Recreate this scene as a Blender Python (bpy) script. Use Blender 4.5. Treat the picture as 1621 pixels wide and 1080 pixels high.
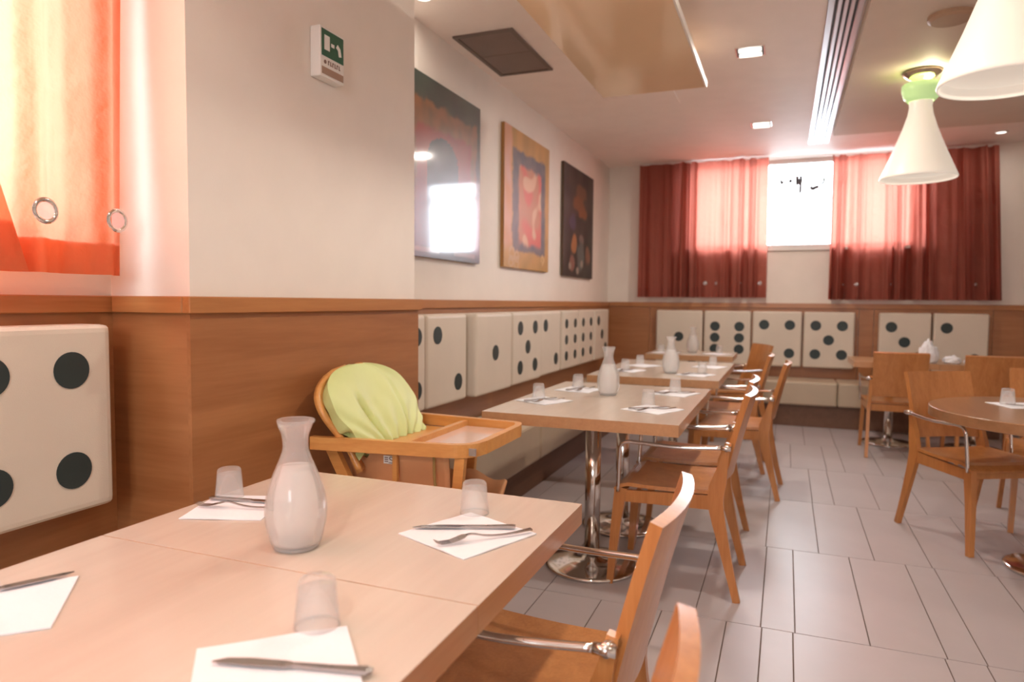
import bpy, bmesh, math, random
from mathutils import Vector, Matrix, noise
random.seed(7)
R = math.radians
scn = bpy.context.scene
for o in list(bpy.data.objects): bpy.data.objects.remove(o)
C = scn.collection

# ------------------------------------------------------------------ camera, sky, exposure
EYE = 1.24
cam_d = bpy.data.cameras.new('camera'); cam = bpy.data.objects.new('camera', cam_d); C.objects.link(cam)
cam.location = (0, 0, EYE)
cam.rotation_euler = (Matrix.Rotation(R(21.643), 3, 'Z') @ Matrix.Rotation(R(90 - 3.28), 3, 'X') @ Matrix.Rotation(R(.5), 3, 'Z')).to_euler()
cam_d.sensor_width = 36; cam_d.lens = 36 * 1090 / 1621
cam_d.clip_start = 0.05
cam_d.dof.use_dof = True; cam_d.dof.focus_distance = 1.9; cam_d.dof.aperture_fstop = 2.8
scn.camera = cam
scn.view_settings.view_transform = 'Standard'; scn.view_settings.look = 'None'
scn.view_settings.gamma = 1.0; scn.view_settings.use_curve_mapping = False
scn.view_settings.exposure = 1.3
w = bpy.data.worlds.new('sky'); scn.world = w; w.use_nodes = True
bg = w.node_tree.nodes['Background']; bg.inputs[0].default_value = (0.84, 0.92, 1.0, 1); bg.inputs[1].default_value = 10.0

def portal(name, loc, rot, sx, sy):
    l = bpy.data.lights.new(name, 'AREA'); l.shape = 'RECTANGLE'; l.size = sx; l.size_y = sy
    l.cycles.is_portal = True
    o = bpy.data.objects.new(name, l); C.objects.link(o); o.location = loc; o.rotation_euler = rot
    return o
WB = (-1.03, 1.24, 1.84, 2.795)      # back window x0 x1 z0 z1
WL = (-1.1, 1.33, 1.43, 2.72)       # left window y0 y1 z0 z1
portal('window_portal', ((WB[0]+WB[1])/2, 8.24, (WB[2]+WB[3])/2), (R(-90), 0, 0), WB[1]-WB[0], WB[3]-WB[2])
portal('window_portal', (-2.24, (WL[0]+WL[1])/2, (WL[2]+WL[3])/2), (0, R(-90), 0), WL[3]-WL[2], WL[1]-WL[0])

WF = (-.35, .65, 1.35, 2.4)        # unseen front window added to daylight camera-facing surfaces: x0 x1 z0 z1
portal('window_portal', ((WF[0]+WF[1])/2, -3.19, (WF[2]+WF[3])/2), (R(90), 0, 0), WF[1]-WF[0], WF[3]-WF[2])
LAMP = 1.0
# ------------------------------------------------------------------ materials
MATS = {}
def nmat(name):
    m = bpy.data.materials.new(name); m.use_nodes = True
    MATS[name] = m
    return m, m.node_tree, m.node_tree.nodes, m.node_tree.links
def pbr(name, col, rough=.5, metal=0, coat=0, var=.06, scale=6, bump=0, bscale=200, stretch=(1,1,1), spec=.5):
    m, nt, N, L = nmat(name); b = N['Principled BSDF']
    b.inputs['Roughness'].default_value = rough; b.inputs['Metallic'].default_value = metal
    b.inputs['Coat Weight'].default_value = coat; b.inputs['Coat Roughness'].default_value = .08
    b.inputs['Specular IOR Level'].default_value = spec
    tc = N.new('ShaderNodeTexCoord'); mp = N.new('ShaderNodeMapping'); mp.inputs['Scale'].default_value = stretch
    L.new(tc.outputs['Object'], mp.inputs[0])
    n = N.new('ShaderNodeTexNoise'); n.inputs['Scale'].default_value = scale; n.inputs['Detail'].default_value = 4
    L.new(mp.outputs[0], n.inputs[0])
    cr = N.new('ShaderNodeValToRGB')
    cr.color_ramp.elements[0].position = .3; cr.color_ramp.elements[1].position = .7
    cr.color_ramp.elements[0].color = (*[max(0, c*(1-var)) for c in col], 1)
    cr.color_ramp.elements[1].color = (*[min(1, c*(1+var)) for c in col], 1)
    L.new(n.outputs[0], cr.inputs[0]); L.new(cr.outputs[0], b.inputs['Base Color'])
    if bump:
        n2 = N.new('ShaderNodeTexNoise'); n2.inputs['Scale'].default_value = bscale
        L.new(mp.outputs[0], n2.inputs[0])
        bp = N.new('ShaderNodeBump'); bp.inputs['Strength'].default_value = bump; bp.inputs['Distance'].default_value = .004
        L.new(n2.outputs[0], bp.inputs['Height']); L.new(bp.outputs[0], b.inputs['Normal'])
    return m
def wood(name, dark, light, rough=.35, axis='Y', scale=3.0, coat=0.0, spec=.5):
    m, nt, N, L = nmat(name); b = N['Principled BSDF']
    b.inputs['Roughness'].default_value = rough; b.inputs['Coat Weight'].default_value = coat
    b.inputs['Coat Roughness'].default_value = .12; b.inputs['Specular IOR Level'].default_value = spec
    tc = N.new('ShaderNodeTexCoord'); mp = N.new('ShaderNodeMapping')
    s = {'X': (.6, 9, 9), 'Y': (9, .6, 9), 'Z': (9, 9, .6)}[axis]
    mp.inputs['Scale'].default_value = s
    L.new(tc.outputs['Object'], mp.inputs[0])
    n = N.new('ShaderNodeTexNoise'); n.inputs['Scale'].default_value = scale; n.inputs['Detail'].default_value = 6; n.inputs['Distortion'].default_value = .8
    L.new(mp.outputs[0], n.inputs[0])
    n2 = N.new('ShaderNodeTexNoise'); n2.inputs['Scale'].default_value = scale*6; n2.inputs['Detail'].default_value = 3
    L.new(mp.outputs[0], n2.inputs[0])
    mx = N.new('ShaderNodeMix'); mx.data_type = 'FLOAT'; mx.inputs[0].default_value = .35
    L.new(n.outputs[0], mx.inputs[2]); L.new(n2.outputs[0], mx.inputs[3])
    cr = N.new('ShaderNodeValToRGB')
    cr.color_ramp.elements[0].position = .32; cr.color_ramp.elements[1].position = .68
    cr.color_ramp.elements[0].color = (*dark, 1); cr.color_ramp.elements[1].color = (*light, 1)
    L.new(mx.outputs[0], cr.inputs[0]); L.new(cr.outputs[0], b.inputs['Base Color'])
    return m
def clearish(name, tint, milk, milkcol=(1,1,1), gl=.08, fr=.7):
    """thin clear plastic / glass: see-through, a little milky, fresnel gloss"""
    m, nt, N, L = nmat(name); N.remove(N['Principled BSDF'])
    out = N['Material Output']
    tr = N.new('ShaderNodeBsdfTransparent'); tr.inputs[0].default_value = (*tint, 1)
    tl = N.new('ShaderNodeBsdfTranslucent'); tl.inputs[0].default_value = (*milkcol, 1)
    df = N.new('ShaderNodeBsdfDiffuse'); df.inputs[0].default_value = (*milkcol, 1)
    mk = N.new('ShaderNodeMixShader'); mk.inputs[0].default_value = .5
    L.new(tl.outputs[0], mk.inputs[1]); L.new(df.outputs[0], mk.inputs[2])
    m1 = N.new('ShaderNodeMixShader'); m1.inputs[0].default_value = milk
    L.new(tr.outputs[0], m1.inputs[1]); L.new(mk.outputs[0], m1.inputs[2])
    gs = N.new('ShaderNodeBsdfGlossy'); gs.inputs['Roughness'].default_value = gl
    lw = N.new('ShaderNodeLayerWeight'); lw.inputs[0].default_value = .25
    mul = N.new('ShaderNodeMath'); mul.operation = 'MULTIPLY'; mul.inputs[1].default_value = fr
    L.new(lw.outputs['Fresnel'], mul.inputs[0])
    m2 = N.new('ShaderNodeMixShader'); L.new(mul.outputs[0], m2.inputs[0])
    L.new(m1.outputs[0], m2.inputs[1]); L.new(gs.outputs[0], m2.inputs[2])
    L.new(m2.outputs[0], out.inputs[0])
    return m
def cloth_sheer(name, col, tcol, trans, clear=0.0):
    m, nt, N, L = nmat(name); N.remove(N['Principled BSDF']); out = N['Material Output']
    tc = N.new('ShaderNodeTexCoord'); n = N.new('ShaderNodeTexNoise'); n.inputs['Scale'].default_value = 5; n.inputs['Detail'].default_value = 5
    L.new(tc.outputs['Object'], n.inputs[0])
    bp = N.new('ShaderNodeBump'); bp.inputs['Strength'].default_value = .8; bp.inputs['Distance'].default_value = .05
    L.new(n.outputs[0], bp.inputs['Height'])
    df = N.new('ShaderNodeBsdfDiffuse'); df.inputs[0].default_value = (*col, 1)
    tl = N.new('ShaderNodeBsdfTranslucent'); tl.inputs[0].default_value = (*tcol, 1)
    L.new(bp.outputs[0], df.inputs['Normal']); L.new(bp.outputs[0], tl.inputs['Normal'])
    mx = N.new('ShaderNodeMixShader'); mx.inputs[0].default_value = trans
    L.new(df.outputs[0], mx.inputs[1]); L.new(tl.outputs[0], mx.inputs[2])
    last = mx
    if clear:
        tr = N.new('ShaderNodeBsdfTransparent'); tr.inputs[0].default_value = (*tcol, 1)
        m2 = N.new('ShaderNodeMixShader'); m2.inputs[0].default_value = clear
        L.new(mx.outputs[0], m2.inputs[1]); L.new(tr.outputs[0], m2.inputs[2]); last = m2
    L.new(last.outputs[0], out.inputs[0])
    return m
def glow(name, col, strength):
    m, nt, N, L = nmat(name); b = N['Principled BSDF']
    b.inputs['Base Color'].default_value = (*col, 1); b.inputs['Emission Color'].default_value = (*col, 1)
    b.inputs['Emission Strength'].default_value = strength; b.inputs['Roughness'].default_value = .35
    return m
def painted(name, rough=.5, coat=0):
    m, nt, N, L = nmat(name); b = N['Principled BSDF']
    a = N.new('ShaderNodeVertexColor'); a.layer_name = 'paint'
    L.new(a.outputs[0], b.inputs['Base Color'])
    b.inputs['Roughness'].default_value = rough; b.inputs['Coat Weight'].default_value = coat; b.inputs['Coat Roughness'].default_value = .07
    return m

M_wall = pbr('wall_paint', (.80, .735, .66), .55, var=.02, bump=.05)
M_ceil = pbr('ceiling_paint', (.93, .835, .775), .6, var=.02)
M_soff = pbr('soffit_paint', (.70, .60, .50), .6, var=.02)
M_wain = wood('wainscot_veneer', (.30, .115, .04), (.40, .17, .065), .35, 'Y', 1.6)
M_wainx = wood('wainscot_veneer_across', (.30, .115, .04), (.40, .17, .065), .35, 'X', 1.6)
M_trim = wood('trim_wood', (.36, .14, .045), (.46, .2, .07), .3, 'Y', 2)
M_trimx = wood('trim_wood_across', (.36, .14, .045), (.46, .2, .07), .3, 'X', 2)
M_tile = pbr('floor_tile', (.44, .395, .40), .34, var=.05, scale=3, spec=.3)
M_grout = pbr('grout', (.13, .09, .07), .8)
M_top = wood('table_beech', (.57, .48, .40), (.62, .53, .445), .24, 'Y', 1.2, coat=.3)
M_edgew = wood('table_edge_band', (.46, .24, .115), (.56, .31, .155), .3, 'Y', 2)
M_topd = wood('dark_table_wood', (.26, .13, .06), (.34, .175, .085), .28, 'Y', 1.5, coat=.2)
M_topm = wood('mid_table_wood', (.46, .25, .12), (.54, .31, .16), .28, 'Y', 1.5, coat=.2)
M_chair = wood('chair_wood', (.40, .15, .042), (.55, .235, .075), .3, 'Z', 2.5, coat=.15)
M_chrome = pbr('chrome', (.75, .72, .69), .12, 1, var=.02)
M_steel = pbr('cutlery_steel', (.42, .39, .38), .18, 1, var=.05)
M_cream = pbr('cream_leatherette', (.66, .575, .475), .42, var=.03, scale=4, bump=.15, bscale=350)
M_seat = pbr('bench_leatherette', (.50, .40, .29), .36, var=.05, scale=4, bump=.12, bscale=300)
M_dot = pbr('dot_vinyl', (.022, .035, .034), .45, var=.1)
M_plinth = wood('bench_plinth', (.14, .065, .035), (.19, .09, .05), .5, 'Y', 2)
M_white = pbr('white_plastic', (.82, .80, .76), .4, var=.02)
M_paper = pbr('napkin_paper', (.80, .81, .85), .8, var=.02, bump=.15, bscale=120)
M_glass = clearish('carafe_glass', (1, 1, 1), .15, (1,1,1), .06, .45)
M_water = clearish('water', (1, 1, 1), .5, (1, .98, .96), .05, .3)
M_tumbler = clearish('tumbler_plastic', (1, 1, 1), .20, (1,1,1), .08, .4)
M_pane = clearish('window_glass', (1, 1, 1), 0.0)
M_curt = cloth_sheer('red_curtain', (.32, .12, .09), (.78, .23, .17), .38, .02)
M_curtn = cloth_sheer('orange_curtain', (.70, .22, .10), (1.0, .40, .25), .42, .12)
M_eyelight = cloth_sheer('pale_eyelet_film', (.8, .76, .82), (1, .95, 1), .5)  # pale colour stands for daylight seen through the eyelet holes
M_hem = cloth_sheer('curtain_hem', (.62, .12, .045), (.9, .25, .10), .35)
M_frame = pbr('window_frame_paint', (.80, .78, .74), .4, var=.02)
M_green = pbr('green_cover', (.62, .70, .30), .5, var=.05, scale=5, bump=.2, bscale=18)
M_hc = wood('high_chair_wood', (.60, .26, .07), (.72, .36, .11), .3, 'X', 3, coat=.2)
M_hcfab = pbr('tan_fabric', (.68, .34, .16), .7, var=.08, bump=.2, bscale=60)
M_lam = pbr('tray_laminate', (.70, .50, .42), .12, var=.03, coat=.4)
M_shade = glow('opal_glass', (.82, .76, .66), .18)
M_shadeg = glow('green_opal_glass', (.50, .74, .33), .22)
M_brass = pbr('brushed_nickel', (.55, .47, .36), .25, 1, var=.05)
M_lampin = glow('lamp_face', (1, .95, .86), .9)
M_refl = pbr('downlight_reflector', (.8, .78, .75), .18, 1)
M_black = pbr('dark_gap', (.03, .028, .028), .6)
M_alu = pbr('anodised_aluminium', (.68, .70, .74), .28, 1, var=.02)
M_grille = pbr('grey_grille', (.24, .18, .155), .6, var=.05)
M_panel = pbr('glossy_tan_panel', (.92, .70, .47), .12, var=.06, scale=1.2, coat=.5)
M_signg = pbr('sign_green', (.02, .11, .06), .4, var=.05)
M_ink = pbr('sign_ink', (.20, .12, .10), .6)
M_signgrey = pbr('sign_brown_strip', (.36, .24, .17), .6)
M_paint = painted('oil_paint_gloss', .3, .8)
M_paint2 = painted('oil_paint_satin', .45, .15)
M_edge = pbr('canvas_edge', (.10, .06, .035), .5)
M_edge2 = pbr('canvas_edge_ochre', (.38, .18, .05), .5)
M_sill = pbr('light_well', (.85, .85, .85), .7)

# ------------------------------------------------------------------ mesh helpers
def link(name, bm, mat, parent=None, smooth=False, kind=None):
    me = bpy.data.meshes.new(name)
    bmesh.ops.recalc_face_normals(bm, faces=bm.faces)
    bm.to_mesh(me); bm.free()
    if smooth:
        for p in me.polygons: p.use_smooth = True
    return mesh_obj(name, me, mat, parent, kind)
def mesh_obj(name, me, mat, parent=None, kind=None):
    if mat and not me.materials: me.materials.append(mat)
    o = bpy.data.objects.new(name, me); C.objects.link(o)
    if parent: o.parent = parent
    if kind: o['kind'] = kind
    return o
def tag(o, label, cat, group=None, kind=None):
    o['label'] = label; o['category'] = cat
    if group: o['group'] = group
    if kind: o['kind'] = kind
    return o
def thing(name, label, cat, loc=(0,0,0), rz=0, group=None, kind=None):
    o = bpy.data.objects.new(name, None); C.objects.link(o); o.empty_display_size = .05
    o.location = loc; o.rotation_euler = (0, 0, rz)
    return tag(o, label, cat, group, kind)
def dup(root, loc, rz, label, group=None):
    r = root.copy(); C.objects.link(r); r.location = loc; r.rotation_euler = (0, 0, rz); r['label'] = label
    if group: r['group'] = group
    for ch in list(root.children):
        c = ch.copy(); C.objects.link(c); c.parent = r
        for g in ch.children:
            d = g.copy(); C.objects.link(d); d.parent = c
    return r
def box(bm, x0, x1, y0, y1, z0, z1):
    v = [bm.verts.new(p) for p in ((x0,y0,z0),(x1,y0,z0),(x1,y1,z0),(x0,y1,z0),(x0,y0,z1),(x1,y0,z1),(x1,y1,z1),(x0,y1,z1))]
    fs = [bm.faces.new([v[i] for i in f]) for f in ((0,3,2,1),(4,5,6,7),(0,1,5,4),(1,2,6,5),(2,3,7,6),(3,0,4,7))]
    return v, fs
def bx(*a, bevel=0, seg=2):
    bm = bmesh.new(); box(bm, *a)
    if bevel: bmesh.ops.bevel(bm, geom=bm.edges[:], offset=bevel, segments=seg, profile=.5, affect='EDGES')
    return bm
def boxes(lst):
    bm = bmesh.new()
    for a in lst: box(bm, *a)
    return bm
def tube(bm, pts, rad, n=8, caps=True):
    pts = [Vector(p) for p in pts]
    rs = rad if isinstance(rad, (list, tuple)) else [rad]*len(pts)
    rings = []; prev = None
    for i, p in enumerate(pts):
        t = (pts[min(i+1, len(pts)-1)] - pts[max(i-1, 0)]).normalized()
        if prev is None:
            up = Vector((0,0,1)) if abs(t.z) < .9 else Vector((1,0,0))
            u = t.cross(up).normalized()
        else:
            u = (prev - t*prev.dot(t)).normalized()
        prev = u; v = t.cross(u)
        rings.append([bm.verts.new(p + (u*math.cos(2*math.pi*k/n) + v*math.sin(2*math.pi*k/n))*rs[i]) for k in range(n)])
    for a, b in zip(rings, rings[1:]):
        for k in range(n): bm.faces.new((a[k], a[(k+1)%n], b[(k+1)%n], b[k]))
    if caps:
        bm.faces.new(rings[0][::-1]); bm.faces.new(rings[-1])
    return bm
def smooth_path(pts, k=6):
    """Catmull-Rom through points"""
    P = [Vector(p) for p in pts]; P = [P[0]*2-P[1]] + P + [P[-1]*2-P[-2]]; out = []
    for i in range(1, len(P)-2):
        for j in range(k):
            t = j/k; a,b,c,d = P[i-1],P[i],P[i+1],P[i+2]
            out.append(.5*((2*b)+(c-a)*t+(2*a-5*b+4*c-d)*t*t+(3*b-a-3*c+d)*t**3))
    out.append(P[-2]); return out
def sweep(bm, pts, sizes, side=Vector((1,0,0))):
    """rectangular bar through pts; sizes = (thickness along side, width across)"""
    pts = [Vector(p) for p in pts]; rings = []
    for i, p in enumerate(pts):
        t = (pts[min(i+1, len(pts)-1)] - pts[max(i-1, 0)]).normalized()
        s = (side - t*side.dot(t)).normalized(); v = t.cross(s)
        a, b = sizes[i]; a /= 2; b /= 2
        rings.append([bm.verts.new(p + s*x*a + v*y*b) for x, y in ((-1,-1),(1,-1),(1,1),(-1,1))])
    for a, b in zip(rings, rings[1:]):
        for k in range(4): bm.faces.new((a[k], a[(k+1)%4], b[(k+1)%4], b[k]))
    bm.faces.new(rings[0][::-1]); bm.faces.new(rings[-1])
    return bm
def lathe(bm, prof, n=32, cap0=False, cap1=False, lip=None):
    rings = []
    for r, z in prof:
        rr = []
        for k in range(n):
            a = 2*math.pi*k/n; q = r
            rr.append(bm.verts.new((q*math.cos(a), q*math.sin(a), z)))
        rings.append(rr)
    for a, b in zip(rings, rings[1:]):
        for k in range(n): bm.faces.new((a[k], a[(k+1)%n], b[(k+1)%n], b[k]))
    if cap0: bm.faces.new(rings[0][::-1])
    if cap1: bm.faces.new(rings[-1])
    return bm
def slab(bm, f, nu, nv, th):
    """f(u,v)->point on the front surface, thickness th along the local normal"""
    P = [[Vector(f(i/nu, j/nv)) for j in range(nv+1)] for i in range(nu+1)]
    def nrm(i, j):
        a = P[min(i+1,nu)][j]-P[max(i-1,0)][j]; b = P[i][min(j+1,nv)]-P[i][max(j-1,0)]
        return a.cross(b).normalized()
    A = [[bm.verts.new(P[i][j]) for j in range(nv+1)] for i in range(nu+1)]
    B = [[bm.verts.new(P[i][j]-nrm(i,j)*th) for j in range(nv+1)] for i in range(nu+1)]
    for i in range(nu):
        for j in range(nv):
            bm.faces.new((A[i][j],A[i+1][j],A[i+1][j+1],A[i][j+1])); bm.faces.new((B[i][j],B[i][j+1],B[i+1][j+1],B[i+1][j]))
    for i in range(nu):
        bm.faces.new((A[i][0],B[i][0],B[i+1][0],A[i+1][0])); bm.faces.new((A[i][nv],A[i+1][nv],B[i+1][nv],B[i][nv]))
    for j in range(nv):
        bm.faces.new((A[0][j],A[0][j+1],B[0][j+1],B[0][j])); bm.faces.new((A[nu][j],B[nu][j],B[nu][j+1],A[nu][j+1]))
    return bm
def disc(bm, r, n=28, h=.002, axis='Z'):
    lathe(bm, [(r, 0), (r, h)], n, True, True)
    if axis == 'X': bmesh.ops.rotate(bm, verts=bm.verts, cent=(0,0,0), matrix=Matrix.Rotation(R(90), 3, 'Y'))
    if axis == 'Y': bmesh.ops.rotate(bm, verts=bm.verts, cent=(0,0,0), matrix=Matrix.Rotation(R(90), 3, 'X'))
    return bm

# ------------------------------------------------------------------ room shell
X0, X1, Y0, Y1, ZC = -1.95, 3.4, -2.9, 7.95, 2.80
TH = .3
floor = link('floor', boxes([(X0-TH, X1+TH, Y0-TH, Y1+TH, -.2, -.003)]), M_grout)
tag(floor, 'pale beige tiled floor with long plank tiles', 'floor', kind='structure')
# tiles: rows .945 deep, joints read along each row
rows = {}
ROW0 = 2.752; RD = .945
base_j = {0: [-.055, .068, .322, .565, .685], -1: [-.43, -.18, -.05, .06, .555, .68], 1: [-.06, .188, .436, .68], 2: [-.3, -.06, .19, .315, .565],
          3: [-.18, .07, .32, .445, .695], 4: [-.06, .19, .44, .69]}
tile_mesh = {}
rng = random.Random(3)
for r in range(-6, 6):
    ya = ROW0 + r*RD; yb = ya + RD
    ya = max(ya, Y0); yb = min(yb, Y1)
    if yb - ya < .05: continue
    j = list(base_j.get(r, [-.05 + .12*(r % 3), .2 + .12*(r % 3)]))
    seq = [.25, .25, .375] if r >= -1 else [.5, .375]
    k = 0
    while j[-1] < X1 - .15:
        j.append(j[-1] + (seq[k % len(seq)] if j[-1] < 1.6 else .5)); k += 1
    j[-1] = X1
    k = 0
    while j[0] > X0 + .15:
        j.insert(0, j[0] - seq[k % len(seq)]); k += 1
    j[0] = X0
    for a, b in zip(j, j[1:]):
        g = .0022
        wx, wy = round(b-a-2*g, 3), round(yb-ya-2*g, 3)
        key = (wx, wy)
        if key not in tile_mesh:
            bm = bx(-wx/2, wx/2, -wy/2, wy/2, -.008, 0, bevel=.001, seg=1)
            me = bpy.data.meshes.new('tile'); bm.to_mesh(me); bm.free(); me.materials.append(M_tile); tile_mesh[key] = me
        t = mesh_obj('tile', tile_mesh[key], None, floor); t.location = ((a+b)/2, (ya+yb)/2, 0)

ceil = link('ceiling', boxes([(X0-TH, X1+TH, Y0-TH, Y1+TH, ZC, ZC+.2)]), M_ceil)
tag(ceil, 'pale pinkish cream plaster ceiling', 'ceiling', kind='structure')
SZ = 2.72
s = link('soffit', boxes([(.345, X1, Y0, 6.75, SZ, ZC+.01)]), M_soff, ceil)
s['label'] = 'lowered ceiling section over the right half'
wl = link('wall_left', boxes([(X0-TH, X0, Y0-TH, Y1+TH, 0, WL[2]), (X0-TH, X0, Y0-TH, Y1+TH, WL[3], ZC),
                              (X0-TH, X0, Y0-TH, WL[0], WL[2], WL[3]), (X0-TH, X0, WL[1], Y1+TH, WL[2], WL[3])]), M_wall)
tag(wl, 'cream plaster wall behind the three paintings', 'wall', kind='structure')
wb = link('wall_back', boxes([(X0, X1, Y1, Y1+TH, 0, WB[2]), (X0, X1, Y1, Y1+TH, WB[3], ZC),
                              (X0, WB[0], Y1, Y1+TH, WB[2], WB[3]), (WB[1], X1, Y1, Y1+TH, WB[2], WB[3])]), M_wall)
tag(wb, 'cream plaster wall around the far window', 'wall', kind='structure')
wr = link('wall_right', boxes([(X1, X1+TH, Y0-TH, Y1+TH, 0, ZC)]), M_wall); tag(wr, 'cream plaster wall closing the right side', 'wall', kind='structure')
wf = link('wall_front', boxes([(X0, X1, Y0-TH, Y0, 0, WF[2]), (X0, X1, Y0-TH, Y0, WF[3], ZC), (X0, WF[0], Y0-TH, Y0, WF[2], WF[3]), (WF[1], X1, Y0-TH, Y0, WF[2], WF[3])]), M_wall); tag(wf, 'cream plaster wall behind the viewer', 'wall', kind='structure')
PX, PY0, PY1 = -1.628, 1.534, 2.85
wp = link('wall_pillar', boxes([(X0, PX, PY0, PY1, 0, ZC)]), M_wall)
tag(wp, 'broad cream pillar with wood-clad lower half', 'pillar', kind='structure')
TZ = 1.247; TB = 1.196
# wainscot cladding, sheets of veneer, and the trim rail
def clad(parent, name, dims, mat): return link(name, boxes([dims]), mat, parent)
clad(wl, 'wainscot_panel', (X0, X0+.02, Y0, PY0, 0, TB), M_wain)
clad(wl, 'wainscot_panel', (X0, X0+.02, PY1, Y1, 0, TB), M_wain)
clad(wp, 'wainscot_panel', (PX, PX+.014, PY0-.014, PY1+.014, 0, TB), M_wain)
clad(wp, 'wainscot_panel', (X0+.02, PX, PY0-.014, PY0, 0, TB), M_wainx)
clad(wp, 'wainscot_panel', (X0+.02, PX, PY1, PY1+.014, 0, TB), M_wainx)
for a, b in ((X0+.02, -1.45), (-1.446, .70), (.704, .84), (.844, 1.87), (1.874, X1)):
    clad(wb, 'wainscot_panel', (a, b, Y1-.02, Y1, 0, TB), M_wainx)
n = 0
def trim(dims, mat, lab):
    global n; n += 1
    bm = boxes([dims]); bmesh.ops.bevel(bm, geom=bm.edges[:], offset=.003, segments=1, affect='EDGES')
    tag(link('trim_%d' % n, bm, mat), lab, 'trim', kind='structure')
trim((X0, X0+.034, Y0, PY0, TB, TZ), M_trim, 'wooden rail under the near orange curtain')
trim((X0, X0+.034, PY1+.03, Y1-.036, TB, TZ), M_trim, 'wooden rail along the painting wall')
trim((PX, PX+.03, PY0-.03, PY1+.03, TB, TZ), M_trim, 'wooden rail on the broad pillar face')
trim((X0+.036, PX-.001, PY0-.03, PY0, TB, TZ), M_trimx, 'wooden rail on the narrow pillar side')
trim((X0+.001, X1, Y1-.034, Y1, TB, TZ), M_trimx, 'wooden rail across the far wall')

gr = link('ground', boxes([(-9, 9, Y1+TH+.02, 18, 1.5, 1.72), (-12, X0-TH-.02, -9, Y1+TH+.0, 1.1, 1.30), (X0-TH, 12, -14, Y0-TH-.02, .9, 1.12)]), pbr('outside_paving', (.20, .20, .20), .9))  # unseen slabs added outside to cut upward sky light on the ceiling
tag(gr, 'grey paving outside the windows', 'ground', kind='structure')
# windows
def window(name, label, axis, wn):
    t = thing(name, label, 'window', kind='structure')
    if axis == 'back':
        x0, x1, z0, z1 = wn; yy = Y1+.14; f = .045
        fr = boxes([(x0,x1,yy,yy+.05,z0,z0+f),(x0,x1,yy,yy+.05,z1-f,z1),(x0,x0+f,yy,yy+.05,z0+f,z1-f),(x1-f,x1,yy,yy+.05,z0+f,z1-f)])
        link('window_frame', fr, M_frame, t)
        pane = link('pane', boxes([(x0+f,x1-f,yy+.02,yy+.026,z0+f,z1-f)]), M_pane, t)
        link('window_sill', boxes([(x0-.03,x1+.03,Y1-.03,Y1+.14,z0-.03,z0+.0)]), M_frame, t)
        return t, pane
    y0, y1, z0, z1 = wn; xx = X0-.19; f = .05
    link('window_frame', boxes([(xx,xx+.05,y0,y1,z0,z0+f),(xx,xx+.05,y0,y1,z1-f,z1),(xx,xx+.05,y0,y0+f,z0+f,z1-f),(xx,xx+.05,y1-f,y1,z0+f,z1-f),(xx,xx+.05,.1,.15,z0+f,z1-f)]), M_frame, t)
    for a, b in ((y0+f, .1), (.15, y1-f)):
        link('pane', boxes([(xx+.02,xx+.026,a,b,z0+f,z1-f)]), M_pane, t)
    return t, None
w1, pane = window('window_1', 'bright white window between the red curtains', 'back', WB)
w3 = thing('window_3', 'window in the wall behind the viewer', 'window', kind='structure')
x0, x1, z0, z1 = WF; yy = Y0-.19; f = .05
link('window_frame', boxes([(x0,x1,yy,yy+.05,z0,z0+f),(x0,x1,yy,yy+.05,z1-f,z1),(x0,x0+f,yy,yy+.05,z0+f,z1-f),(x1-f,x1,yy,yy+.05,z0+f,z1-f),(.12,.17,yy,yy+.05,z0+f,z1-f)]), M_frame, w3)
for a, b in ((x0+f, .12), (.17, x1-f)): link('pane', boxes([(a,b,yy+.02,yy+.026,z0+f,z1-f)]), M_pane, w3)
window('window_2', 'sunlit window behind the near orange curtain', 'left', WL)
# the half-worn lettering on the far pane
bm = bmesh.new(); yl = Y1+.155
def stroke(pts, r): tube(bm, smooth_path([(x, yl, z) for x, z in pts], 4), r*3.2, 6)
def lp(px, py):   # crop pixel (1200..1350, 240..340 shown at x10.8) to wall metres
    return (-.31 + px*.00059, 2.86 - py*.00063)
for pts, r in (([(290,335),(330,335)],.006), ([(370,435),(388,520)],.005), ([(388,520),(420,465),(460,435)],.004), ([(535,435),(538,500)],.007),
               ([(645,385),(650,460),(658,540)],.007), ([(712,380),(708,560),(705,680)],.006), ([(705,450),(750,470)],.004), ([(780,560),(805,540)],.006),
               ([(870,575),(915,615),(950,600),(1020,575)],.007), ([(1050,545),(1090,510),(1105,430)],.005), ([(1320,590),(1380,560),(1410,470),(1400,400)],.005), ([(310,600),(350,590)],.003)):
    stroke([lp(*p) for p in pts], r)
lt = link('lettering', bm, pbr('lettering_grey', (.10, .12, .13), .6), w1); lt['label'] = 'faint grey worn lettering on the glass'

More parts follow.
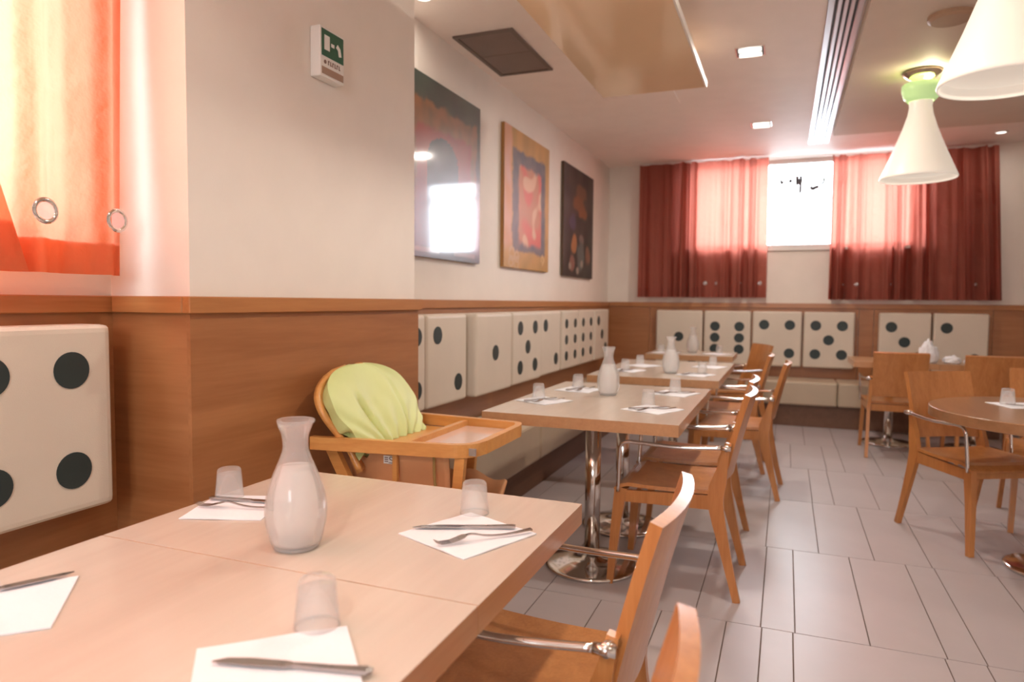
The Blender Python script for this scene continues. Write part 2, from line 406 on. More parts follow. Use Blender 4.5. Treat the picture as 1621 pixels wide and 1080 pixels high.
# ------------------------------------------------------------------ curtains
def curtain(label, origin, along, width0, width1, z0, z1, folds, amp, mat, grom_u, seed, hem=True, skew=0, group=None, hemh=.11, big=False):
    """hangs from z1 to z0; `along` is the unit direction of its width, depth is the room-side normal"""
    t = thing('curtain', label, 'curtain', (origin[0], origin[1], z0), 0, group)
    rg = random.Random(seed); ph = [rg.uniform(0, 6.28) for _ in range(4)]
    al = Vector(along); nr = Vector((al.y, -al.x, 0)) if abs(al.x) > .5 else Vector((1, 0, 0))
    H = z1 - z0
    def P(u, v):
        wv = width0 + (width1-width0)*v
        uu = u + .018*math.sin(folds*3.1*u+ph[3])
        a = amp*(.55+.45*math.sin(2.3*u*6.28+ph[2]))*(1.1-.35*v)
        d = a*math.sin(folds*6.283*uu + ph[0] + .5*math.sin(2*v+ph[1])) + a*.35*math.sin(folds*2.7*6.283*uu+ph[1])
        p = al*(wv*u + skew*(1-v)) + nr*d
        return Vector((p.x, p.y, H*v))
    nu, nv = max(60, int(folds*18)), 20
    def sheet(name, v0, v1, off, m, nv):
        bm = bmesh.new()
        G = [[bm.verts.new(P(i/nu, v0+(v1-v0)*j/nv) + nr*off) for j in range(nv+1)] for i in range(nu+1)]
        for i in range(nu):
            for j in range(nv): bm.faces.new((G[i][j], G[i+1][j], G[i+1][j+1], G[i][j+1]))
        return link(name, bm, m, t, True)
    sheet('cloth', 0, 1, 0, mat, nv)
    if hem: sheet('hem', 0, hemh/H, -.004, M_hem, 2)
    for u in grom_u:
        v = .155/H; p = P(u, v); q = P(u+.01, v)
        tv = (q-p).normalized(); nn = Vector((tv.y, -tv.x, 0))
        if big: tv = al.copy(); nn = nr.copy(); p = p + nr*.012
        if nn.dot(nr) < 0: nn = -nn
        bm = bmesh.new()
        for sgn in (1,):
            n_ = 20; ri, ro = (.022, .034) if big else (.014, .024)
            prof = ((ri, .0), (ri+.003, .004), (ro-.004, .004), (ro, 0))
            rings = [[bm.verts.new(p + tv*math.cos(6.283*k/n_)*r + Vector((0,0,1))*math.sin(6.283*k/n_)*r + nn*(h+.004)) for k in range(n_)] for r, h in prof]
            for a, b in zip(rings, rings[1:]):
                for k in range(n_): bm.faces.new((a[k], a[(k+1)%n_], b[(k+1)%n_], b[k]))
        gm = link('grommet', bm, M_chrome, t, True)
        bm = bmesh.new(); rg_ = [bm.verts.new(p + tv*math.cos(6.283*k/20)*ri + Vector((0,0,1))*math.sin(6.283*k/20)*ri + nn*.005) for k in range(20)]
        bm.faces.new(rg_); link('eyelet_insert', bm, M_eyelight, gm)  # no hole is cut; this pale disc imitates the light through it
    bm = bmesh.new(); e = al*width1
    tube(bm, [(0,0,H+.006), (e.x, e.y, H+.006)], .005, 8)
    link('rail', bm, M_white, t)
    return t
curtain('long red curtain left of the far white window', (-1.57, 7.84), (1,0,0), 1.37, 1.36, 1.305, 2.782, 9, .08, M_curt, (.54,.62,.81,.95), 4, group='red curtains at the far window')
curtain('wide red curtain right of the far white window', (.40, 7.84), (1,0,0), 1.53, 1.44, 1.29, 2.755, 11, .08, M_curt, (.09,.17,.37,.86), 9, skew=0, group='red curtains at the far window')
curtain('translucent orange curtain with chrome eyelets beside the pillar', (-1.80, .95), (0,1,0), .50, .55, 1.305, 2.66, 2.6, .028, M_curtn, (.49,.925), 2, hemh=.09, big=True)
curtain('overlapping orange curtain at the left edge of the picture', (-1.74, -.2), (0,1,0), 1.35, .95, 1.305, 2.66, 5, .022, M_curtn, (.3,.6), 5, hemh=.12, big=True)

# ------------------------------------------------------------------ domino cushions
DOTS = {1: [(0,0)], 2: [(-1,1),(1,-1)], 3: [(-1,1),(0,0),(1,-1)], 4: [(-1,1),(1,1),(-1,-1),(1,-1)],
        5: [(-1,1),(1,1),(0,0),(-1,-1),(1,-1)], 6: [(-1,1),(1,1),(-1,0),(1,0),(-1,-1),(1,-1)]}
def pillow_mesh(wd, ht, th):
    bm = bx(-wd/2, wd/2, -th, 0, 0, ht)
    bmesh.ops.bevel(bm, geom=bm.edges[:], offset=.022, segments=3, profile=.6, affect='EDGES')
    return bm
dot_cache = {}
def cushion(loc, rz, wd, ht, pips, rad, label, group, th=.115, sx=.26, sz=.27, mat=None):
    """front face looks along local -Y; loc = bottom middle of the back"""
    t = thing('domino_cushion', label, 'cushion', loc, rz, group)
    link('pad', pillow_mesh(wd, ht, th), mat or M_cream, t, True).data.polygons.foreach_set('use_smooth', [False]*0) if False else link('pad', pillow_mesh(wd, ht, th), mat or M_cream, t)
    key = round(rad, 3)
    if key not in dot_cache:
        bm = disc(bmesh.new(), rad, 32, .003, 'Y'); me = bpy.data.meshes.new('dot'); bm.to_mesh(me); bm.free(); me.materials.append(M_dot); dot_cache[key] = me
    for a, b in pips:
        d = mesh_obj('dot', dot_cache[key], None, t); d.location = (a*sx*wd, -th, ht/2 + b*sz*ht)
    return t
CX = -1.925; G1 = 'domino cushions along the painting wall'
lw = [(2.872, 3.28, 4, 'domino cushion half hidden behind the pillar, two dots showing'),
      (3.285, 3.80, 2, 'domino cushion with two diagonal dots, just right of the high chair'),
      (3.845, 4.445, 1, 'domino cushion with a single dot under the ochre painting'),
      (4.485, 5.105, 5, 'domino cushion with five dots on the painting wall'),
      (5.14, 5.68, 2, 'narrow-looking domino cushion with two dots, between the five and six'),
      (5.715, 6.245, 6, 'nearer domino cushion of the six-dot pair on the painting wall'),
      (6.25, 6.80, 6, 'farther domino cushion of the six-dot pair on the painting wall'),
      (6.82, 7.41, 3, 'last domino cushion on the painting wall, in the corner')]
for a, b, p, lab in lw:
    th = {1: .165, 5: .15}.get(p, .125)
    cushion((CX, (a+b)/2, .645), R(90), b-a-.012, .52, DOTS[p], .05 if p < 6 else .042, lab, G1, th, .26, .275)
cushion((CX, 1.205-.02, .645), R(90), .46, .52, DOTS[4], .05, 'big domino cushion at left in front of the near pillar side', 'domino cushions by the near window', .125, .23, .265)
cushion((CX, .70, .645), R(90), .49, .52, DOTS[5], .05, 'domino cushion outside the left edge beside the near table', 'domino cushions by the near window', .125, .23, .265)
G2 = 'domino cushions along the far wall'
for a, b, p, lab in [(-1.365,-.845,1,'domino cushion with one dot on the far wall, nearest the corner'),
                     (-.84,-.34,6,'domino cushion with six dots on the far wall'),
                     (-.335,.168,4,'domino cushion with four dots under the left red curtain edge'),
                     (.173,.668,5,'domino cushion with five dots on the far wall'),
                     (.875,1.347,3,'domino cushion with three diagonal dots above the right-hand table'),
                     (1.353,1.83,2,'rightmost domino cushion on the far wall')]:
    cushion(((a+b)/2, Y1-.022, .575), 0, b-a-.012, .585, DOTS[p], .052, lab, G2, .09, .26, .255 if p != 6 else .21)

# ------------------------------------------------------------------ benches
def bench(label, secs, axis, f0, f1):
    t = thing('bench', label, 'bench')
    if axis == 'Y':   # runs along Y, wall at f0, front at f1
        a, b = secs[0][0], secs[-1][1]
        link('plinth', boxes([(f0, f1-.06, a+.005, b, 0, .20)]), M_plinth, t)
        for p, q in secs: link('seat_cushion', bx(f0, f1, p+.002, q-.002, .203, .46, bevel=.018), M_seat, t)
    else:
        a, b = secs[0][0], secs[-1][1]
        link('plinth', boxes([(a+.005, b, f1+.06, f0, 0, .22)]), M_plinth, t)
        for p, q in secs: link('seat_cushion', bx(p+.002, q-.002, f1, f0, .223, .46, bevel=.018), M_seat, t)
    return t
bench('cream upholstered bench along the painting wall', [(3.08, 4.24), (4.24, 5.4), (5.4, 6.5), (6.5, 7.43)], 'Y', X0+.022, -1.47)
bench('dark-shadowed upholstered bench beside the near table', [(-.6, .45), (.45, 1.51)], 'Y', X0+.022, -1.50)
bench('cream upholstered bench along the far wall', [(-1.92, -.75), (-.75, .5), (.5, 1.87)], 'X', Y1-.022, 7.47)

# ------------------------------------------------------------------ paintings (colour laid on the canvas as a paint layer)
def canvas(label, y0, y1, z0, z1, fn, mat, edge, nu=72, nv=84):
    t = thing('painting', label, 'painting', (X0+.002, (y0+y1)/2, z0), 0, 'paintings on the left wall')
    link('stretcher', boxes([(0, .026, (y0-y1)/2, (y1-y0)/2, 0, z1-z0)]), edge, t)
    bm = bmesh.new(); wd, ht = y1-y0, z1-z0
    G = [[bm.verts.new((.028, -wd/2+wd*i/nu, ht*j/nv)) for j in range(nv+1)] for i in range(nu+1)]
    for i in range(nu):
        for j in range(nv): bm.faces.new((G[i][j], G[i+1][j], G[i+1][j+1], G[i][j+1]))
    o = link('picture_face', bm, mat, t)
    ca = o.data.color_attributes.new('paint', 'FLOAT_COLOR', 'POINT')
    for k, v in enumerate(o.data.vertices):
        u = v.co.y/wd+.5; vv = v.co.z/ht
        ca.data[k].color = (*fn(u, vv), 1)
    return t
def nz(u, v, s, o=0): return noise.noise(Vector((u*s+o, v*s, o*.37)))
def mix(a, b, t): t = max(0, min(1, t)); return tuple(x+(y-x)*t for x, y in zip(a, b))
def ss(e0, e1, x): t = max(0, min(1, (x-e0)/(e1-e0))); return t*t*(3-2*t)
def art1(u, v):
    j = .025*nz(u, v, 9)+.015*nz(u, v, 25, 3)
    dk = (.012, .028, .024); og = (.30, .115, .035); rd = (.26, .028, .022); bl = (.014, .016, .034)
    d = min(u, 1-u, v)+j; dt = 1-v+j
    c = mix(dk, (.05, .08, .06), .5+.6*nz(u, v, 7, 9))
    inn = ss(.05, .075, d)*ss(.12, .15, dt)
    c = mix(c, mix(og, (.18, .09, .03), .5+nz(u, v, 14, 5)), inn)
    inn2 = ss(.12, .16, min(u, 1-u)+j)*ss(.24, .29, dt)
    c = mix(c, mix(rd, (.34, .05, .03), .5+.7*nz(u, v, 6, 2)), inn2)
    cx = (u-.47)/.2; top = .66 + .0*u
    arch = (1 if abs(cx) < 1 else 0) if v < .55 else (1 if cx*cx + ((v-.55)/.145)**2 < 1 else 0)
    if arch: c = mix(bl, (.03, .03, .06), .5+nz(u, v, 9, 1))
    if v < .5 and not arch: c = mix(c, (.06, .03, .05), ss(.5, .2, v))
    if v < .06+j: c = (.03, .015, .018)
    if .035 < v < .05 and (.12 < u < .42 or .62 < u < .92): c = (.25, .15, .13)
    return c
def art2(u, v):
    j = .02*nz(u, v, 11, 4)+.012*nz(u, v, 30, 6)
    oc = mix((.42, .22, .03), (.55, .27, .05), .5+nz(u, v, 8, 3)); sl = mix((.07, .06, .075), (.14, .1, .09), .5+nz(u, v, 13, 1))
    d1 = ss(.15, .18, min(u, (1-u)*1.7)+j)*ss(.13, .15, 1-v+j)*ss(.12, .14, v+j)
    c = mix(oc, sl, d1)
    c = mix(c, mix((.60, .25, .08), (.62, .32, .22), .5+nz(u, v, 6, 8)), (1-ss(.13, .17, u+j))*ss(.1, .2, v))
    d2 = ss(.28, .31, min(u, (1-u)*1.5)+j)*ss(.23, .26, 1-v+j)*ss(.17, .21, v+j)
    inside = mix((.52, .19, .08), (.62, .09, .045), ss(-.15, .25, nz(u, v, 5, 7)+(u-.5)*.6))
    inside = mix(inside, (.66, .36, .20), ss(.15, .4, nz(u, v, 7, 11)))
    c = mix(c, inside, d2)
    for (a, b, r) in ((.16, .10, .05), (.26, .085, .04), (.14, .045, .04), (.25, .04, .045)):
        q = math.hypot(u-a, (v-b)*1.1)
        if abs(q-r) < .011: c = (.55, .32, .14)
    if abs(abs(u-.85)+abs(v-.09)-.035) < .012: c = (.66, .40, .16)
    return c
def art3(u, v):
    dk = mix((.016, .016, .012), (.045, .04, .03), .5+nz(u, v, 5, 2))
    c = dk
    def blob(cx, cy, rx, ry, col, k=1):
        nonlocal c
        q = math.hypot((u-cx)/rx, (v-cy)/ry)+.35*nz(u, v, 9, 5)
        c = mix(c, col, k*(1-ss(.65, 1.05, q)))
    blob(.55, .78, .2, .1, (.13, .06, .025)); blob(.5, .68, .25, .08, (.17, .065, .02)); blob(.62, .62, .16, .07, (.20, .07, .02))
    blob(.3, .5, .12, .09, (.05, .045, .09)); blob(.33, .3, .1, .1, (.36, .15, .05)); blob(.58, .36, .09, .05, (.17, .13, .11))
    blob(.55, .2, .15, .15, (.09, .11, .10)); blob(.82, .22, .1, .12, (.20, .09, .05)); blob(.27, .13, .12, .08, (.22, .10, .07))
    for a, b in ((.2, .1), (.45, .06), (.6, .13)): blob(a, b, .05, .04, (.3, .25, .2))
    return c
canvas('large dark painting of a red field with a black arch', 3.235, 4.235, 1.49, 2.51, art1, M_paint, M_edge)
canvas('ochre-bordered abstract painting with an orange-red centre', 4.66, 5.67, 1.495, 2.535, art2, M_paint2, M_edge2)
canvas('nearly black painting with small orange patches near the corner', 6.10, 7.13, 1.485, 2.53, art3, M_paint2, M_edge)

# ------------------------------------------------------------------ exit sign on the pillar
sg = thing('emergency_exit_sign', 'small white box sign with green pictogram panel on the pillar', 'sign', (PX, 2.165, 2.05))
link('housing', bx(0, .045, -.07, .075, 0, .18, bevel=.005), M_white, sg)
link('green_panel', boxes([(.045, .047, -.062, .068, .075, .17)]), M_signg, sg)
link('door_symbol', boxes([(.047, .0485, -.048, -.018, .098, .150)]), M_white, sg)
bm = bmesh.new(); box(bm, .047, .0485, -.008, .010, .118, .130)
link('arrow_symbol', bm, M_white, sg)
bm = bmesh.new(); sweep(bm, [(.0478, .026, .132), (.0478, .04, .122), (.0478, .046, .098)], [(.0015, .016)]*3, Vector((1,0,0)))
link('running_figure_symbol', bm, M_white, sg)
bm = bmesh.new()
lathe(bm, [(.007, .045), (.007, .0465)], 16, True, True)
bmesh.ops.rotate(bm, verts=bm.verts, cent=(0,0,0), matrix=Matrix.Rotation(R(90), 3, 'Y')); bmesh.ops.translate(bm, verts=bm.verts, vec=(0, -.042, .055))
for k in range(6):
    y = -.025+k*.013; box(bm, .045, .0462, y, y+.004, .048, .064)
    if k % 2 == 0: box(bm, .045, .0462, y+.004, y+.008, .060, .064)
    else: box(bm, .045, .0462, y+.004, y+.008, .048, .052)
link('lettering', bm, M_ink, sg)
link('brown_strip', bx(.045, .0465, -.062, .068, .010, .036, bevel=.0006, seg=1), M_signgrey, sg)

# ------------------------------------------------------------------ ceiling fittings
v = thing('ceiling_vent', 'square grey return-air grille in the ceiling by the paintings', 'vent', (-1.685, 4.10, ZC))
bm = boxes([(-.19,.19,-.37,-.345,-.012,.0),(-.19,.19,.345,.37,-.012,0),(-.19,-.165,-.345,.345,-.012,0),(.165,.19,-.345,.345,-.012,0)])
link('frame', bm, pbr('vent_frame', (.17, .125, .105), .5), v)
for a, b in ((-.345, -.004), (.004, .345)): link('grille_panel', bx(-.165, .165, a, b, -.006, 0, bevel=.001, seg=1), M_grille, v)
pn = thing('ceiling_panel', 'glossy tan panel hanging below the ceiling', 'panel', (-.83, 3.2, 2.58))
link('board', bx(-.325, .325, -2.2, 1.29, 0, .028, bevel=.002, seg=1), M_panel, pn)
link('edge_strip', boxes([(.325, .335, -2.2, 1.29, -.004, .034)]), M_white, pn)  # white colour stands for light caught on the panel's side edge
bm = bmesh.new()
for x in (-.2, .2):
    for y in (-1.9, 0, 1.0): tube(bm, [(x, y, .026), (x, y, .22)], .006, 8)
link('hanger', bm, M_alu, pn)
hp = thing('access_hatch', 'faint plaster access hatch beyond the tan ceiling panel', 'hatch', (-1.08, 5.25, ZC))
link('hatch_board', bx(-.27, .27, -.28, .28, -.008, 0, bevel=.002, seg=1), M_ceil, hp)
sd = thing('slot_diffuser', 'long striped linear air diffuser in the ceiling', 'vent', (.245, 0, ZC))
ya, yb = -2.4, 7.35
link('backing', boxes([(-.088, .088, ya, yb, -.004, 0)]), M_black, sd)
for k, (a, b) in enumerate(((-.09, -.055), (-.042, -.02), (-.009, .011), (.022, .043), (.056, .09))):
    link('slat', bx(a, b, ya, yb, -.014, -.003, bevel=.003, seg=1), M_alu, sd)

def area(name, loc, power, size, col, parent=None, spread=178):
    l = bpy.data.lights.new(name, 'AREA'); l.shape = 'DISK'; l.size = size; l.energy = power; l.color = col; l.spread = R(spread)
    o = bpy.data.objects.new(name, l); C.objects.link(o); o.location = loc
    if parent: o.parent = parent
    return o
WARM = (1.0, .89, .78)
def downlight(x, y, z, label, power):
    t = thing('downlight', label, 'ceiling light', (x, y, z), 0, 'square downlights over the aisle')
    s = .085
    link('housing', boxes([(-s,s,-s,-s+.006,-.006,0),(-s,s,s-.006,s,-.006,0),(-s,-s+.006,-s+.006,s-.006,-.006,0),(s-.006,s,-s+.006,s-.006,-.006,0),(-s+.006,s-.006,-s+.006,s-.006,-.002,-.0005)]), M_refl, t)
    link('recess_plate', boxes([(-s+.007, s-.007, -s+.007, s-.007, -.004, -.0021)]), M_black, t)
    for y_, wd in ((-.046, .026), (.044, .028)):
        bm = bmesh.new(); slab(bm, lambda u, v: (-.066+.132*u, y_+wd*(2*v-1)*(.55+.45*math.sin(math.pi*u)), -.005-.016*math.sin(math.pi*v)), 10, 6, .002)
        link('reflector', bm, M_lampin, t, True)
    area('downlight_lamp', (0, 0, -.045), power, .12, WARM, t)
    return t
DL = 8.0*LAMP
downlight(-.25, 4.58, ZC, 'square ceiling downlight nearer the viewer, beside the tan panel', DL)
downlight(-.245, 6.45, ZC, 'square ceiling downlight nearer the far window', DL)
for y, lab, pw in ((2.66, 'square ceiling downlight out of view, level with the high chair', .9), (.74, 'square ceiling downlight out of view, above the viewer', .5), (-1.18, 'square ceiling downlight out of view, behind the viewer', 1.7)):
    downlight(-.25, y, ZC, lab, DL*pw)
for y, lab in ((4.4, 'square ceiling downlight out of view, right of the round table'), (1.6, 'square ceiling downlight out of view, right of the viewer'), (-1.2, 'square ceiling downlight out of view, in the rear right corner')):
    downlight(2.45, y, SZ, lab, .4*LAMP)
def spotlet(x, y, z, label, pw=1.0):
    t = thing('round_spotlight', label, 'ceiling light', (x, y, z), 0, 'small round ceiling spots')
    bm = bmesh.new(); lathe(bm, [(.055, 0), (.055, -.006), (.04, -.008)], 24, True, False); link('ring', bm, M_white, t)
    bm = bmesh.new(); lathe(bm, [(.04, -.008), (.03, -.010)], 24, True, True); link('lamp', bm, M_lampin, t)
    area('spot_lamp', (0, 0, -.02), pw*LAMP, .06, WARM, t)
spotlet(-1.775, 3.20, ZC, 'small round ceiling spot at the top of the first painting')
spotlet(-1.2, .35, ZC, 'small round ceiling spot out of view above the near bench', .8)
spotlet(1.75, 7.45, ZC, 'small round ceiling spot above the right red curtain')
sp = thing('ceiling_speaker', 'brown round disc on the lowered ceiling behind the near pendant', 'speaker', (.74, 4.17, SZ))
bm = bmesh.new(); lathe(bm, [(.105, 0), (.105, -.02), (.09, -.03)], 32, True, True); link('cover', bm, pbr('speaker_cover', (.42, .29, .2), .5), sp)

def pendant(x, y, label):
    t = thing('pendant_lamp', label, 'lamp', (x, y, SZ), 0, 'white glass pendant lamps')
    bm = bmesh.new(); lathe(bm, [(.11, 0), (.11, -.015), (.075, -.045), (.045, -.06), (.03, -.075)], 36, True, True); link('ceiling_rose', bm, M_brass, t, True)
    bm = bmesh.new(); lathe(bm, [(.018, -.07), (.018, -.20)], 16, True, True); link('stem', bm, M_brass, t)
    bm = bmesh.new(); lathe(bm, [(.10, -.075), (.112, -.085), (.112, -.12), (.098, -.165), (.075, -.19), (.07, -.185), (.092, -.155), (.106, -.115), (.106, -.09), (.10, -.075)], 40); link('green_cup', bm, M_shadeg, t, True)
    bm = bmesh.new()
    prof = [(.068, -.185), (.064, -.22), (.072, -.27), (.10, -.36), (.145, -.48), (.19, -.59), (.218, -.655), (.222, -.668), (.218, -.676)]
    inn = [(.212, -.672), (.185, -.592), (.14, -.482), (.095, -.362), (.067, -.27), (.058, -.22), (.062, -.185)]
    lathe(bm, prof+inn, 48); o = link('glass_shade', bm, M_shade, t, True)
    bm = bmesh.new(); lathe(bm, [(.0, -.63), (.205, -.63), (.205, -.636), (0, -.636)], 40); link('diffuser_disc', bm, M_shade, t)
    l = bpy.data.lights.new('pendant_bulb', 'AREA'); l.shape = 'DISK'; l.size = .36; l.energy = .8*LAMP; l.color = WARM
    b = bpy.data.objects.new('pendant_bulb', l); C.objects.link(b); b.parent = t; b.location = (0, 0, -.66)
    l2 = bpy.data.lights.new('pendant_uplight', 'POINT'); l2.shadow_soft_size = .03; l2.energy = 2.0*LAMP; l2.color = (1, .85, .6)
    b2 = bpy.data.objects.new('pendant_uplight', l2); C.objects.link(b2); b2.parent = t; b2.location = (.05, -.03, -.10)
    return t
pendant(.72, 3.02, 'nearest white glass cone pendant lamp, cut by the picture top')
pendant(.76, 5.10, 'farther white glass pendant lamp with a pale green cup on top')
pendant(.72, 1.0, 'white glass pendant lamp out of view above the aisle')

# ------------------------------------------------------------------ tables
def ped_parts(t, h=.70):
    bm = bmesh.new(); lathe(bm, [(.036, .03), (.036, h-.01)], 28, True, True); link('column', bm, M_chrome, t, True)
    bm = bmesh.new(); lathe(bm, [(.215, 0), (.22, .006), (.218, .014), (.205, .019), (.12, .028), (.05, .036), (.04, .05)], 48, True, True)
    b = link('base', bm, M_chrome, t, True)
    for p in b.data.polygons:
        if len(p.vertices) > 4: p.use_smooth = False
    bm = boxes([(-.20, .20, -.02, .02, h-.008, h), (-.02, .02, -.20, -.0201, h-.008, h), (-.02, .02, .0201, .20, h-.008, h)]); link('top_bracket', bm, M_chrome, t)
TT = .05
def table(x0, x1, y0, y1, label, group, mat=None):
    t = thing('dining_table', label, 'table', ((x0+x1)/2, (y0+y1)/2, 0), 0, group)
    wx, wy = (x1-x0)/2, (y1-y0)/2
    edge_faces(link('table_top', bx(-wx, wx, -wy+.0002, wy-.0002, .75-TT, .75, bevel=.0004, seg=1), mat or M_top, t), M_edgew)
    ped_parts(t); return t
def edge_faces(o, mat):
    o.data.materials.append(mat)
    for p in o.data.polygons:
        if abs(p.normal.z) < .5: p.material_index = 1
GT = 'rectangular beech tables beside the bench'
table(-1.30, -.447, .39, .988, 'beech table nearest the viewer, cut by the picture bottom', GT)
table(-1.30, -.447, .99, 1.598, 'beech table carrying the big sharp carafe, beside the high chair', GT)
table(-1.25, -.385, 2.79, 3.42, 'second beech table row, nearer half, with full pedestal showing', GT)
table(-1.25, -.385, 3.422, 4.06, 'second beech table row, farther half, carrying a carafe', GT)
table(-1.24, -.38, 4.50, 5.20, 'third beech table row, nearer half', GT)
table(-1.24, -.38, 5.202, 5.90, 'third beech table row, farther half', GT)
table(-1.25, -.44, 6.62, 7.25, 'small beech table in front of the six-dot cushion', GT)
table(.56, 1.20, 6.60, 7.25, 'table at the far wall under the white paper bundle', GT, M_topm)
table(1.202, 1.86, 6.60, 7.25, 'rightmost table at the far wall behind the right chairs', GT, M_topm)
rt = thing('round_table', 'round wooden table at the right edge on a chrome disc foot', 'table', (1.22, 3.87, 0))
bm = bmesh.new(); lathe(bm, [(.545, .70), (.55, .703), (.55, .747), (.547, .75)], 64, True, True); edge_faces(link('table_top', bm, M_topd, rt), M_topd)
ped_parts(rt)

# ------------------------------------------------------------------ chairs
def make_chair(label):
    t = thing('dining_chair', label, 'chair', group='wooden armchairs with chrome arms')
    # seat shell
    def seat(u, v):
        x = (-1+2*u)*(.212+.018*v); y = -.205+.43*v
        z = .452 - .014*math.sin(math.pi*min(1, v*1.15))*math.cos((2*u-1)*1.2) - .03*max(0, v-.85)/.15*(max(0, v-.85)/.15) + .006*abs(2*u-1)**3
        return (x, y, z)
    link('seat', slab(bmesh.new(), seat, 12, 14, .016), M_chair, t, False)
    # apron
    bm = boxes([(-.205, .205, .165, .19, .375, .425)]); link('front_rail', bm, M_chair, t)
    bm = boxes([(-.19, .19, -.205, -.183, .375, .432)]); link('rear_rail', bm, M_chair, t)
    for s in (-1, 1):
        bm = bmesh.new(); sweep(bm, [(s*.203, -.20, .405), (s*.21, .20, .395)], [(.02, .062), (.02, .05)]); link('side_rail', bm, M_chair, t)
    # backrest: bent plywood
    def back(u, v):
        z = .505 + .36*v
        k = (2*u-1)
        x = k*(.185+.008*v)
        y = -.218 - .075*v - .016*v*v - .022*(1-k*k)
        return (-x, y, z)
    bm = bmesh.new(); slab(bm, back, 12, 10, .024)
    link('backrest', bm, M_chair, t)
    for s in (-1, 1):
        bm = bmesh.new()
        pts = smooth_path([(s*.222, -.30, 0), (s*.213, -.245, .22), (s*.207, -.205, .41), (s*.202, -.222, .52), (s*.200, -.252, .66)], 4)
        nP = len(pts)
        sz = []
        for i in range(nP):
            f = i/(nP-1)
            wdt = .030 + .036*ss(0, .62, f) - .044*ss(.62, 1, f)
            sz.append((.024, wdt))
        sweep(bm, pts, sz); link('rear_leg', bm, M_chair, t)
        bm = bmesh.new(); sweep(bm, [(s*.222, .235, 0), (s*.213, .215, .25), (s*.208, .195, .43)], [(.026, .028), (.028, .042), (.030, .052)]); link('front_leg', bm, M_chair, t)
        bm = bmesh.new()
        pts = smooth_path([(s*.226, -.235, .642), (s*.243, -.06, .634), (s*.247, .10, .640), (s*.245, .165, .640), (s*.243, .193, .620), (s*.238, .200, .56), (s*.228, .205, .415)], 6)
        tube(bm, pts, .0085, 10); a = link('armrest', bm, M_chrome, t, True)
        bm = bmesh.new(); tube(bm, [(s*.188, -.252, .642), (s*.232, -.244, .642)], .013, 12)
        tube(bm, [(s*.228, -.262, .642), (s*.228, -.222, .642)], .011, 10)
        link('bracket', bm, M_chrome, a, True)
    return t
ch = make_chair('wooden chair back in front of the near table with bright top edge')
ch.location = (-.515, 1.36, 0); ch.rotation_euler = (0, 0, R(90))
for x, y, a, lab in [
    (-.425, .67, 90, 'blurred chair corner at the bottom edge, nearest the viewer'),
    (-.455, 3.165, 90, 'nearer wooden chair at the second table, chrome arm in full view'),
    (-.465, 3.70, 90, 'farther wooden chair at the second table, mostly hidden'),
    (-.305, 4.82, 88, 'nearer wooden chair at the third table, pulled out into the aisle'),
    (-.42, 5.50, 90, 'farther wooden chair at the third table, mostly hidden'),
    (-.475, 6.66, 116.6, 'turned wooden chair at the small far table'),
    (.965, 4.25, 208, 'brown chair facing the round table, nearest its left side'),
    (1.43, 4.66, 172, 'chair behind the round table at the right picture edge'),
    (.86, 6.50, 0, 'chair seen from behind at the far table under the paper bundle'),
    (1.47, 6.42, 0, 'chair seen from behind at the rightmost far table')]:
    dup(ch, (x, y, 0), R(a), lab)

# ------------------------------------------------------------------ high chair
hc = thing('high_chair', 'wooden baby high chair with lime green cover beside the pillar', 'high chair', (-1.25, 2.28, 0))
ox, oy = 1.25, -2.28      # world -> local
def hl(p): return (p[0]+ox, p[1]+oy, p[2])
def sweeph(pts, sizes, side=Vector((0,1,0))):
    bm = bmesh.new(); return sweep(bm, [hl(p) for p in pts], sizes, side)
# arm rails joined by the front rail
bm = bmesh.new()
near = [(-1.54,1.975,.738), (-1.50,1.98,.738), (-1.3,2.01,.738), (-1.08,2.042,.738), (-1.01,2.058,.738), (-.97,2.09,.738), (-.955,2.15,.738)]
pts = smooth_path([hl(p) for p in near], 4)
sweep(bm, pts, [(.045, .026)]*len(pts), Vector((0,0,1)))
bmesh.ops.bevel(bm, geom=[e for e in bm.edges if len(e.link_faces) == 2 and e.calc_face_angle(0) > .8], offset=.006, segments=2, affect='EDGES')
link('arm_rail', bm, M_hc, hc)
far = [(-1.52,2.585,.738), (-1.2,2.56,.738), (-1.02,2.545,.738), (-.975,2.53,.738), (-.957,2.48,.738)]
bm = bmesh.new(); pts = smooth_path([hl(p) for p in far], 4); sweep(bm, pts, [(.045, .026)]*len(pts), Vector((0,0,1))); link('arm_rail', bm, M_hc, hc)
link('front_rail', sweeph([(-.955,2.15,.738), (-.957,2.48,.738)], [(.026,.045)]*2, Vector((1,0,0))), M_hc, hc)
tr = link('tray', boxes([(-1.20+ox, -.967+ox, 2.075+oy, 2.53+oy, .722, .731)]), M_lam, hc); tr['label'] = 'glossy pinkish laminate tray'
link('tray_divider', boxes([(-1.222+ox, -1.20+ox, 2.035+oy, 2.545+oy, .722, .752)]), M_hc, hc)
link('rear_tray_board', boxes([(-1.42+ox, -1.223+ox, 2.045+oy, 2.55+oy, .706, .714)]), M_hc, hc)
lb = link('latch', bx(-.998+ox, -.972+ox, 2.068+oy, 2.075+oy, .725, .75, bevel=.001, seg=1), M_alu, hc)
lb.rotation_euler = (0,0,0); lb.location = (.03, -.012, 0)
